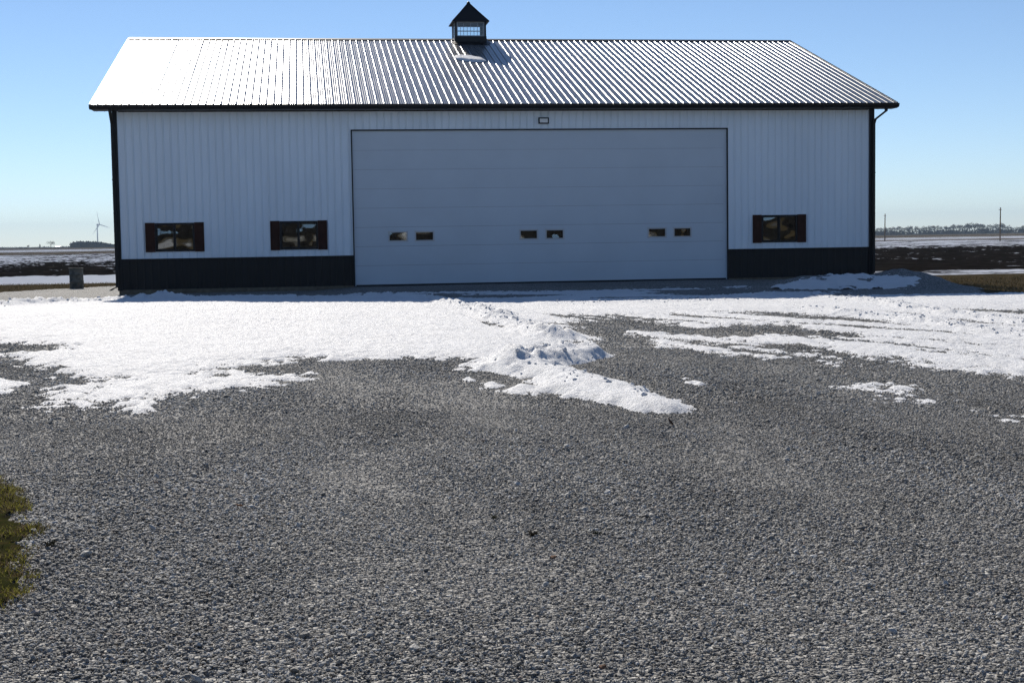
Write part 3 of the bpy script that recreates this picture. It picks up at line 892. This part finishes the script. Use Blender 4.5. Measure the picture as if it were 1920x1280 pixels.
# ------------------------------------------------------------------ gravel pile by the right corner, with snow on it
def pile_h(x, y):
    h = .47 * np.exp(-(((x - 23.95) / 1.15) ** 2 + ((y + 4.3) / 1.7) ** 2)) + .34 * np.exp(-(((x - 21.6) / 1.5) ** 2 + ((y + 4.2) / 1.5) ** 2)) + .15 * np.exp(-(((x - 20.1) / 1.2) ** 2 + ((y + 4.6) / 1.3) ** 2))
    return h * (1 + .25 * fbm(x * 1.3, y * 1.3, 14, 4)) + .03 * fbm(x * 4, y * 4, 15, 3)
xs = np.arange(18, 28.5, .06); ys = np.arange(-8.5, -.12, .06)
PX_, PY_ = np.meshgrid(xs, ys); PH = pile_h(PX_, PY_)
tag(add('gravel_pile', grid_mesh('gravel_pile', xs, ys, lambda X, Y: terrain(X, Y) - .045 + PH, M['gravel'], PH > .03)),
    'low heap of grey gravel at the right corner of the barn', 'gravel pile')
SM = -.13 + .42 * fbm(PX_ * .9, PY_ * 1.1, 33, 5) + .30 * fbm(PX_ * 2.6, PY_ * 2.2, 36, 4) + .38 * np.exp(-(((PX_ - 21.9) / 2.0) ** 2 + ((PY_ + 5.5) / .9) ** 2)) - .22 * sstep(-4.6, -3.9, PY_) - .5 * sstep(23.3, 24.2, PX_)
SMZ = np.clip(SM * .35, -.05, .09) + .025 * fbm(PX_ * 6, PY_ * 6, 37, 3)
tag(add('snow_drift', grid_mesh('snow_drift', xs, ys, lambda X, Y: terrain(X, Y) - .045 + PH + SMZ, M['snow'], (SMZ > -.01) & (PH > .06) & (PY_ < -4.0))),
    'shaded blue-white snow caught on the gravel heap by the barn corner', 'snow')

# ------------------------------------------------------------------ gravel stones (instanced mesh, one stuff object)
stone_col = bpy.data.collections.new('stone_shapes')
from mathutils import noise as mnoise
for k in range(8):
    bm = bmesh.new(); bmesh.ops.create_icosphere(bm, subdivisions=1, radius=.5)
    r = random.Random(100 + k); off = Vector((r.random() * 90, r.random() * 90, 3))
    sc_ = Vector((1.0, r.uniform(.6, .9), r.uniform(.30, .52)))
    for v in bm.verts:
        v.co *= 1 + .55 * mnoise.noise(v.co * 2.1 + off)
        v.co = Vector((v.co.x * sc_.x, v.co.y * sc_.y, v.co.z * sc_.z))
    for cut in range(9):      # flat broken faces
        nrm = Vector((r.gauss(0, 1), r.gauss(0, 1), r.gauss(0, .7))).normalized()
        dcut = .23 * (abs(nrm.x) * 1 + abs(nrm.y) * .8 + abs(nrm.z) * .5)
        for v in bm.verts:
            e = v.co.dot(nrm) - dcut
            if e > 0: v.co -= nrm * e
    me = bpy.data.meshes.new('stone'); bm.to_mesh(me); bm.free()
    me.materials.append(M['stone'])
    stone_col.objects.link(bpy.data.objects.new('stone_shape_%d' % k, me))

def verge_in(x, y):
    lim = np.interp(y, [-41, -40.6, -40, -39, -38.3, -37.2, -36.3, -35.5], [3.9, 4.62, 4.62, 4.50, 4.40, 4.05, 3.72, 3.2]) - .05 + .20 * fbm(np.asarray(x * 3.2), np.asarray(y * 3.2), 44, 4)
    return x < lim
def scatter(dmin, dmax, dens, smin, smax):
    a0, a1 = -.262, .535            # bearing range that the picture shows, with a margin (tangent)
    area = (a1 - a0) * (dmax ** 2 - dmin ** 2) / 2
    n = int(area * dens)
    d = np.sqrt(RNG.random(n) * (dmax ** 2 - dmin ** 2) + dmin ** 2)
    b = a0 + (a1 - a0) * RNG.random(n)
    x = CAM[0] + d * b; y = CAM[1] + d
    s = smin * np.exp(RNG.random(n) ** 2.2 * math.log(smax / smin))
    return x, y, s
parts = [scatter(3.6, 8.5, 6500, .008, .034), scatter(8.5, 13, 3800, .010, .034), scatter(13, 20, 1300, .016, .042), scatter(20, 38, 420, .022, .046), scatter(3.6, 22, 5, .045, .07)]
gx, gy_, gs = (np.concatenate([p[i] for p in parts]) for i in range(3))
gs = gs * (1 + .7 * np.clip(fbm(gx * .8, gy_ * .35, 95, 3), -.5, .5))
k = yard_mask(gx, gy_) & (gy_ < -.4) & ~(verge_in(gx + .05, gy_) & (gy_ < -35))
gx, gy_, gs = gx[k], gy_[k], gs[k]
k = snow_depth(gx, gy_) < .022
gx, gy_, gs = gx[k], gy_[k], gs[k]
gz = yard_z(gx, gy_) + gs * .12 + RNG.random(len(gx)) ** 3 * .008
pm = bpy.data.meshes.new('gravel_points')
pm.vertices.add(len(gx)); pm.vertices.foreach_set('co', np.stack([gx, gy_, gz], 1).astype(np.float32).ravel())
at_ = pm.attributes.new('rot', 'FLOAT_VECTOR', 'POINT')
rot = np.stack([RNG.normal(0, .30, len(gx)), RNG.normal(0, .30, len(gx)), RNG.random(len(gx)) * 6.283], 1).astype(np.float32)
at_.data.foreach_set('vector', rot.ravel())
at_ = pm.attributes.new('scl', 'FLOAT', 'POINT'); at_.data.foreach_set('value', gs.astype(np.float32))
at_ = pm.attributes.new('pick', 'INT', 'POINT'); at_.data.foreach_set('value', RNG.integers(0, 8, len(gx)).astype(np.int32))
pm.materials.append(M['stone'])
go = add('gravel', pm)
tag(go, 'loose crushed grey gravel covering the yard', 'gravel', kind='stuff')
ng = bpy.data.node_groups.new('scatter_stones', 'GeometryNodeTree')
ng.interface.new_socket('Geometry', in_out='INPUT', socket_type='NodeSocketGeometry')
ng.interface.new_socket('Geometry', in_out='OUTPUT', socket_type='NodeSocketGeometry')
gi, gout = ng.nodes.new('NodeGroupInput'), ng.nodes.new('NodeGroupOutput')
ci = ng.nodes.new('GeometryNodeCollectionInfo'); ci.inputs[0].default_value = stone_col
ci.inputs['Separate Children'].default_value = True; ci.inputs['Reset Children'].default_value = True
ip = ng.nodes.new('GeometryNodeInstanceOnPoints'); ip.inputs['Pick Instance'].default_value = True
def attr(name, typ):
    a = ng.nodes.new('GeometryNodeInputNamedAttribute'); a.data_type = typ; a.inputs['Name'].default_value = name
    return a.outputs['Attribute']
ng.links.new(gi.outputs[0], ip.inputs['Points']); ng.links.new(ci.outputs[0], ip.inputs['Instance'])
ng.links.new(attr('pick', 'INT'), ip.inputs['Instance Index'])
ng.links.new(attr('rot', 'FLOAT_VECTOR'), ip.inputs['Rotation'])
ng.links.new(attr('scl', 'FLOAT'), ip.inputs['Scale'])
ng.links.new(ip.outputs[0], gout.inputs[0])
md = go.modifiers.new('scatter', 'NODES'); md.node_group = ng

# ------------------------------------------------------------------ grass
def blades(name, spots, mats, label, cat='grass', weights=None):
    V, F, MI = [], [], []
    for (x, y, z, h, w) in spots:
        a = random.random() * 6.283; lean = random.uniform(.3, 1.8) * h; b = random.random() * 6.283
        dx, dy = math.cos(a) * w, math.sin(a) * w
        lx, ly = math.cos(b) * lean, math.sin(b) * lean
        n = len(V)
        V += [(x - dx, y - dy, z), (x + dx, y + dy, z), (x + dx * .7 + lx * .4, y + dy * .7 + ly * .4, z + h * .6), (x - dx * .7 + lx * .4, y - dy * .7 + ly * .4, z + h * .6), (x + lx, y + ly, z + h)]
        m = random.choices(range(len(mats)), weights)[0]
        F += [(n, n + 1, n + 2, n + 3), (n + 3, n + 2, n + 4)]; MI += [m, m]
    me = bpy.data.meshes.new(name); me.from_pydata(V, [], F)
    for m in mats: me.materials.append(m)
    me.polygons.foreach_set('material_index', MI)
    return tag(add(name, me), label, cat, kind='stuff')
# verge at the near left edge of the yard
gxs = np.arange(2.2, 4.9, .04); gys = np.arange(-41.2, -34.5, .04)
GX, GY = np.meshgrid(gxs, gys)
tag(add('verge', grid_mesh('verge', gxs, gys, lambda X, Y: terrain(X, Y) + .020 + .03 * fbm(X * 3, Y * 3, 47, 4), M['moss'], verge_in(GX + .09, GY))), kind='structure')
bx_, by_ = RNG.uniform(2.3, 4.8, 120000), RNG.uniform(-41.1, -35, 120000)
clump = fbm(bx_ * 3.2, by_ * 3.2, 48, 3)
k = verge_in(bx_ - .05 * RNG.random(120000) ** 2, by_) & (RNG.random(120000) < .62 + 1.1 * clump) & (bx_ > CAM[0] - .27 * (by_ - CAM[1]))
bx_, by_, clump = bx_[k], by_[k], clump[k]
bh = RNG.uniform(.010, .034, len(bx_)) * (1 + 1.2 * np.clip(clump, -.3, 1)); bw = RNG.uniform(.0012, .0032, len(bx_))
spots = list(zip(bx_, by_, terrain(bx_, by_) + .014 + .03 * fbm(bx_ * 3, by_ * 3, 47, 4), bh, bw))
blades('grass_verge', spots, [M['grass_green'], M['grass_dry'], M['moss']], 'short green and brown grass at the left edge of the gravel', weights=[.40, .45, .15])
# dry grass strips left and right of the barn
spots = []
for k in range(9000):
    x, y = random.uniform(-9, -.6), random.uniform(3, 15)
    lim = float(np.interp(x, [-9, -5, -1.5, 0], [-3, 2.5, 8.2, 9.5]))
    if lim - .4 < y < 14.0: spots.append((x, y, float(terrain(x, y)) - .04, random.uniform(.04, .10), random.uniform(.004, .009)))
for k in range(14000):
    x, y = random.uniform(25.2, 36), random.uniform(-8, 7.5)
    if x > 25.5 + 1.0 * (y > -2): spots.append((x, y, float(terrain(x, y)) - .05, random.uniform(.04, .11), random.uniform(.004, .010)))
blades('dry_grass', spots, [M['grass_dry'], M['moss']], 'matted brown winter grass beside the barn', weights=[.7, .3])

# little weeds and fallen leaves on the gravel
def weed(px, py, n, h, label, mats):
    x, y = ground_at(px, py, .0); z = float(terrain(x, y))
    m = MB()
    for k in range(n):
        a = random.random() * 6.283; l = random.uniform(.5, 1) * h
        tip = Vector((x + math.cos(a) * l * .9, y + math.sin(a) * l * .9, z + l * random.uniform(.4, 1)))
        b = Vector((x + random.gauss(0, .01), y + random.gauss(0, .01), z))
        mid = b.lerp(tip, .5) + Vector((0, 0, .25 * l))
        m.mi = random.randrange(len(mats))
        m.tube([b, mid, tip], [.0022, .0018, .0006], 4)
    o = m.build('weed_tuft', mats)
    tag(o, label, 'weed')
weed(1000, 1006, 22, .06, 'dry straw-coloured weed tuft in the gravel near the middle', [M['grass_dry']])
weed(93, 1028, 26, .07, 'dark spiky weed tuft at the edge of the green grass', [M['moss'], M['grass_dry']])
weed(1118, 1004, 12, .04, 'small flattened brown weed right of the straw-coloured tuft', [M['grass_dry'], M['moss']])
weed(926, 972, 10, .035, 'tiny dark weed upslope of the straw-coloured tuft', [M['moss']])
def leaf(px, py, L, tilt, label, mat):
    x, y = ground_at(px, py, .0); z = float(terrain(x, y))
    V, F = [], []
    n = 8
    for i in range(n + 1):
        t = i / n; w = math.sin(math.pi * min(.98, t * .9 + .08)) * .33 * L * (1 + .2 * math.sin(9 * t))
        curl = .25 * L * (t - .5) ** 2 * 4
        for s in (-1, 0, 1): V.append((s * w, (t - .5) * L, curl * .6 + abs(s) * w * .55))
    for i in range(n):
        for s in (0, 1): F.append((i * 3 + s, i * 3 + s + 1, i * 3 + s + 4, i * 3 + s + 3))
    me = mesh_np('fallen_leaf', V, F, mat, True)
    o = add('fallen_leaf', me, None, (x, y, z + .022 + .2 * L))
    o.rotation_euler = (tilt, .5, 1.1 if L > .08 else random.random() * 6)
    sol = o.modifiers.new('thick', 'SOLIDIFY'); sol.thickness = .002
    tag(o, label, 'leaf')
leaf(1255, 799, .085, .95, 'dark brown curled leaf on the gravel below the snow tongue', M['leaf'])
leaf(1038, 1056, .035, .2, 'small rusty leaf scrap on the gravel below the straw-coloured weed', M['leaf_tan'])
leaf(1130, 1265, .03, .2, 'small orange leaf scrap near the bottom edge of the gravel', M['leaf_tan'])
leaf(448, 958, .045, .2, 'tan leaf scrap lying on the gravel at the left', M['leaf_tan'])

# ------------------------------------------------------------------ barrel
bx, by = ground_at(144, 540.5, 0)
def barrel():
    t = empty('barrel', (bx, by, float(terrain(bx, by))))
    prof = [(.225, 0), (.24, .01), (.238, .22), (.252, .235), (.252, .25), (.238, .265), (.238, .46), (.252, .475), (.252, .49), (.238, .505), (.240, .69), (.252, .70), (.252, .72), (.238, .722), (.228, .70), (.226, .12)]
    n = 28; V, F = [], []
    for r_, z in prof:
        for k in range(n):
            a = 2 * math.pi * k / n; j = 1 + .015 * math.sin(3 * a + z * 6)
            V.append((r_ * j * math.cos(a), r_ * j * math.sin(a), z))
    for i in range(len(prof) - 1):
        for k in range(n): F.append((i * n + k, i * n + (k + 1) % n, (i + 1) * n + (k + 1) % n, (i + 1) * n + k))
    add('drum', mesh_np('drum', V, F, M['barrel'], True), t)
    MB().tube([(0, 0, .11), (0, 0, .13)], .226, 20).build('ash_fill', M['rubber'], t)
    tag(t, 'dark weathered steel barrel standing on gravel left of the barn', 'barrel')
barrel()

# ------------------------------------------------------------------ utility poles
for px, py, top, lab in ((1659, 452.5, 401, 'shorter bare wooden pole in the field just right of the barn'), (1875, 451.8, 389, 'taller bare wooden pole in the field near the right edge')):
    x, y = ground_at(px, py, 0)
    z = float(field_z(np.array(x), np.array(y)))
    h = at_depth(px, top, y)[2] - z
    t = MB().tube([(x, y, z - .3), (x + .02, y, z + h * .5), (x + .05, y, z + h)], [.11, .10, .08], 10)
    t.tube([(x - .25, y, z + h - .35), (x + .25, y, z + h - .35)], .04, 6)
    tag(t.build('utility_pole', M['wood_pole']), lab, 'pole', 'poles in the field')

# ------------------------------------------------------------------ wind turbine
TY = 4000.0
def turbine():
    b = at_depth(183.5, 462, TY); hub = at_depth(185.5, 421, TY)
    px = TY / FPX * 1.02
    root = empty('wind_turbine', (b[0], TY, -1))
    H = hub[2] + 1
    MB().tube([(0, 0, 0), (0, 0, H * .5), (0, 0, H - 1)], [1.9, 1.5, 1.1], 12).build('tower', M['turbine'], root, True)
    ax = Vector((.75, -.66, 0)).normalized(); side = Vector((0, 0, 1)).cross(ax)
    hv = Vector((hub[0] - b[0], 0, H)) + ax * 2.5
    c = Vector((hub[0] - b[0], 0, H))
    MB().tube([c - ax * 8, c - ax * 6.5, c + ax * 2, c + ax * 4.5], [1.6, 2.2, 2.0, .5], 8).build('nacelle', M['turbine'], root)
    for k, ang in enumerate((105, -15, 225)):
        a = R(ang); dirv = (side * math.cos(a) + Vector((0, 0, 1)) * math.sin(a)).normalized()
        if side.x < 0: dirv = (-side * math.cos(a) + Vector((0, 0, 1)) * math.sin(a)).normalized()
        L = 36.0; m = MB(); tang = ax.cross(dirv)
        pts = [(.02, .8, .7), (.12, 1.2, .5), (.25, 1.1, .35), (.6, .7, .2), (1.0, .2, .1)]
        b0 = len(m.v)
        for t, ch, th_ in pts:
            q = hv + dirv * L * t + ax * (1.5 * t * t)
            for u, w in ((-ch, 0), (0, th_), (ch, 0), (0, -th_)): m.v.append(tuple(q + tang * u + ax * w))
        for i in range(len(pts) - 1):
            for j in range(4):
                m.f.append((b0 + i * 4 + j, b0 + i * 4 + (j + 1) % 4, b0 + (i + 1) * 4 + (j + 1) % 4, b0 + (i + 1) * 4 + j)); m.m.append(0)
        m.build('blade', M['turbine'], root)
    tag(root, 'white three-bladed wind turbine on the horizon left of the barn', 'wind turbine')
turbine()

# ------------------------------------------------------------------ far trees
def bare_crown(seed, h, w, n=260):
    r = random.Random(seed); V, F = [], []
    lobes = [(r.gauss(0, w * .22), r.gauss(0, w * .2), h * r.uniform(.45, .85), r.uniform(.16, .28) * w * 1.2) for k in range(7)]
    for k in range(n):
        lx, ly, lz, lr = r.choice(lobes)
        v = Vector((r.gauss(0, 1), r.gauss(0, 1), r.gauss(0, 1))).normalized() * lr * r.random() ** .5
        c = Vector((lx, ly, lz)) + v
        up = (v.normalized() * .7 + Vector((0, 0, .8))).normalized(); L = r.uniform(.5, 1.3) * h * .09
        s = Vector((r.gauss(0, 1), r.gauss(0, 1), .2)).normalized() * L * .16
        b = len(V); V += [tuple(c - s), tuple(c + s), tuple(c + up * L)]; F.append((b, b + 1, b + 2))
    return mesh_np('crown', V, F, M['twig'])
def trunk_mesh(seed, h, w):
    r = random.Random(seed + 50); m = MB()
    m.tube([(0, 0, -.3), (0, 0, h * .3), (r.gauss(0, .2), 0, h * .75)], [h * .03, h * .022, h * .008], 6)
    for k in range(7):
        a = r.random() * 6.283; z = h * r.uniform(.2, .5)
        e = (math.cos(a) * w * .32, math.sin(a) * w * .32, z + h * r.uniform(.2, .42))
        m.tube([(0, 0, z), ((e[0]) * .5, e[1] * .5, z + (e[2] - z) * .6), e], [h * .013, h * .009, h * .004], 4)
    return m.mesh('trunk', M['bark'])
tree_kinds = []
for k in range(6):
    h = 8.0; w = random.uniform(4.5, 6.5)
    tree_kinds.append((trunk_mesh(k, h, w), bare_crown(k, h, w, 420)))
def place_tree(x, y, s, kind, label, group=None, sx_=1):
    t = empty('bare_tree', (x, y, float(field_z(np.array(x), np.array(y))))); t.scale = (s * sx_, s, s); t.rotation_euler.z = random.random() * 6
    tm, cm = tree_kinds[kind]
    add('trunk', tm, t); add('crown', cm, t)
    tag(t, label, 'tree', group); return t
def place_at(px, D, base=None):
    q = at_depth(px, 450, D); return q[0], D
px = 1600
while px < 1935:
    D = random.uniform(1500, 1650)
    x, y = place_at(px, D)
    hpx = float(np.interp(px, [1630, 1700, 1800, 1830, 1850, 1875, 1900, 1930], [11, 13, 14, 17, 13, 16, 9, 13])) * random.uniform(.8, 1.1)
    place_tree(x, y, hpx * D / FPX / 8 * 1.3, random.randrange(6), 'bare grey tree in the far tree line right of the barn', 'trees of the far tree line', 1.1)
    px += random.uniform(3.5, 6.5)
# undergrowth below that line, one mass
def brush_mass(name, spots, label, mat, cat='woodland', n=26):
    V, F = [], []; r = random.Random(77)
    for (x, y, h, w) in spots:
        zb = float(field_z(np.array(x), np.array(y)))
        for k in range(n):
            c = Vector((x + r.gauss(0, w * .4), y + r.gauss(0, w * .4), zb + h * r.random() ** 1.3 * .9))
            L = h * r.uniform(.15, .35); up = Vector((r.gauss(0, .5), r.gauss(0, .5), 1)).normalized()
            s = Vector((r.gauss(0, 1), r.gauss(0, 1), r.gauss(0, .3))).normalized() * L * r.uniform(.3, .8)
            b = len(V); V += [tuple(c - s), tuple(c + s), tuple(c + up * L + s * .3), tuple(c + up * L * .8 - s * .5)]; F.append((b, b + 1, b + 2, b + 3))
    return tag(add(name, mesh_np(name, V, F, mat)), label, cat, kind='stuff')
sp = []
for k in range(330):
    p_ = random.uniform(1600, 1935); D = random.uniform(1500, 1640); q = at_depth(p_, 450, D)
    sp.append((q[0], D, random.uniform(2.6, 5.4), 4))
brush_mass('undergrowth', sp, 'dim brush along the foot of the far tree line', M['twig'])
sp = []
for k in range(260):
    p_ = random.uniform(137, 232); D = random.uniform(1500, 1750); q = at_depth(p_, 450, D)
    hpx = float(np.interp(p_, [135, 140, 150, 165, 180, 196, 205, 232], [5, 10, 11, 10.5, 10, 8, 5.5, 5]))
    sp.append((q[0], D, hpx * D / FPX * random.uniform(.75, 1.05), 5))
brush_mass('woodland', sp, 'dark blue-grey wood on the horizon left of the barn', M['conifer'], n=60)
sp = []
for k in range(230):
    p_ = random.uniform(-30, 140); D = random.uniform(1500, 2200); q = at_depth(p_, 450, D)
    sp.append((q[0], D, random.uniform(.6, 2.2), 5))
brush_mass('scrub', sp, 'thin line of distant scrub along the left horizon', M['twig'], 'scrub')
sp = []  # unseen tree row behind the camera, added to give the panes a dark reflection
for k in range(700):
    sp.append((random.uniform(-45, 78), random.uniform(-104, -88), random.uniform(5.5, 10.5), 2.2))
brush_mass('added_windbreak', sp, 'unseen dark trees behind the camera, added for the barn windows to mirror', M['twig'], 'trees', n=40)
x, y = place_at(95, 1300); place_tree(x, y, 14.0 * 1300 / FPX / 8 * 1.05, 2, 'round bare tree between the conifer and the long shed on the left horizon', None, 1.35)
x, y = place_at(52, 1400); place_tree(x, y, 5.5 * 1400 / FPX / 8 * 1.2, 4, 'low rounded tree farthest left on the horizon', None, 2.2)
def conifer(px_, D, hpx):
    x, y = place_at(px_, D); h = hpx * D / FPX; r = random.Random(5)
    t = empty('conifer_tree', (x, y, float(field_z(np.array(x), np.array(y)))))
    V, F = [], []
    for k in range(700):
        z = r.random() ** .8; rad = (1 - z) * .34 * h * r.uniform(.4, 1) + .02
        a = r.random() * 6.283; c = Vector((math.cos(a) * rad, math.sin(a) * rad, h * (.08 + .9 * z)))
        out = Vector((math.cos(a), math.sin(a), -.3)) * h * .09; s = Vector((-math.sin(a), math.cos(a), 0)) * h * .035
        b = len(V); V += [tuple(c - s), tuple(c + s), tuple(c + out)]; F.append((b, b + 1, b + 2))
    add('crown', mesh_np('crown', V, F, M['conifer']), t)
    MB().tube([(0, 0, -.3), (0, 0, h * .95)], [h * .03, h * .006], 6).build('trunk', M['bark'], t)
    tag(t, 'small pointed conifer on the left horizon', 'tree')
conifer(74.5, 1350, 8.5)
def far_shed(px_, D):
    x, y = place_at(px_, D); z = float(field_z(np.array(x), np.array(y)))
    t = empty('shed', (x, y, z)); w, h = 4.3 * D / FPX, 3.6 * D / FPX
    MB().box(-w, w, -3, 3, -.2, h * .75).build('wall', M['shed'], t)
    m = MB()
    m.face([(-w * 1.05, -3.3, h * .752), (w * 1.05, -3.3, h * .752), (w * 1.05, 0, h * 1.05), (-w * 1.05, 0, h * 1.05)])
    m.face([(-w * 1.05, 3.3, h * .752), (w * 1.05, 3.3, h * .752), (w * 1.05, 0, h * 1.05), (-w * 1.05, 0, h * 1.05)])
    m.build('roof', M['turbine'], t)
    MB().box(-w * .5, -w * .1, -3.06, -3.002, 0, h * .5).build('door', M['wains'], t)
    tag(t, 'long low shed with a pale roof on the left horizon', 'shed')
far_shed(108.5, 1300)

# ------------------------------------------------------------------ haze: one closed box of thin even air
HAZE = 0.00011
if HAZE:
    t = NT('thin_winter_haze')
    v = t.n('VolumePrincipled'); v.inputs['Color'].default_value = (.62, .80, 1.0, 1); v.inputs['Density'].default_value = HAZE
    v.inputs['Anisotropy'].default_value = 0.0
    t.t.links.new(v.outputs[0], t.out.inputs['Volume'])
    hz = MB().box(-7200, 7200, -7200, 7200, -6, 110).build('haze', t.mat)
    tag(hz, 'thin pale winter haze over the fields', 'haze', kind='stuff')
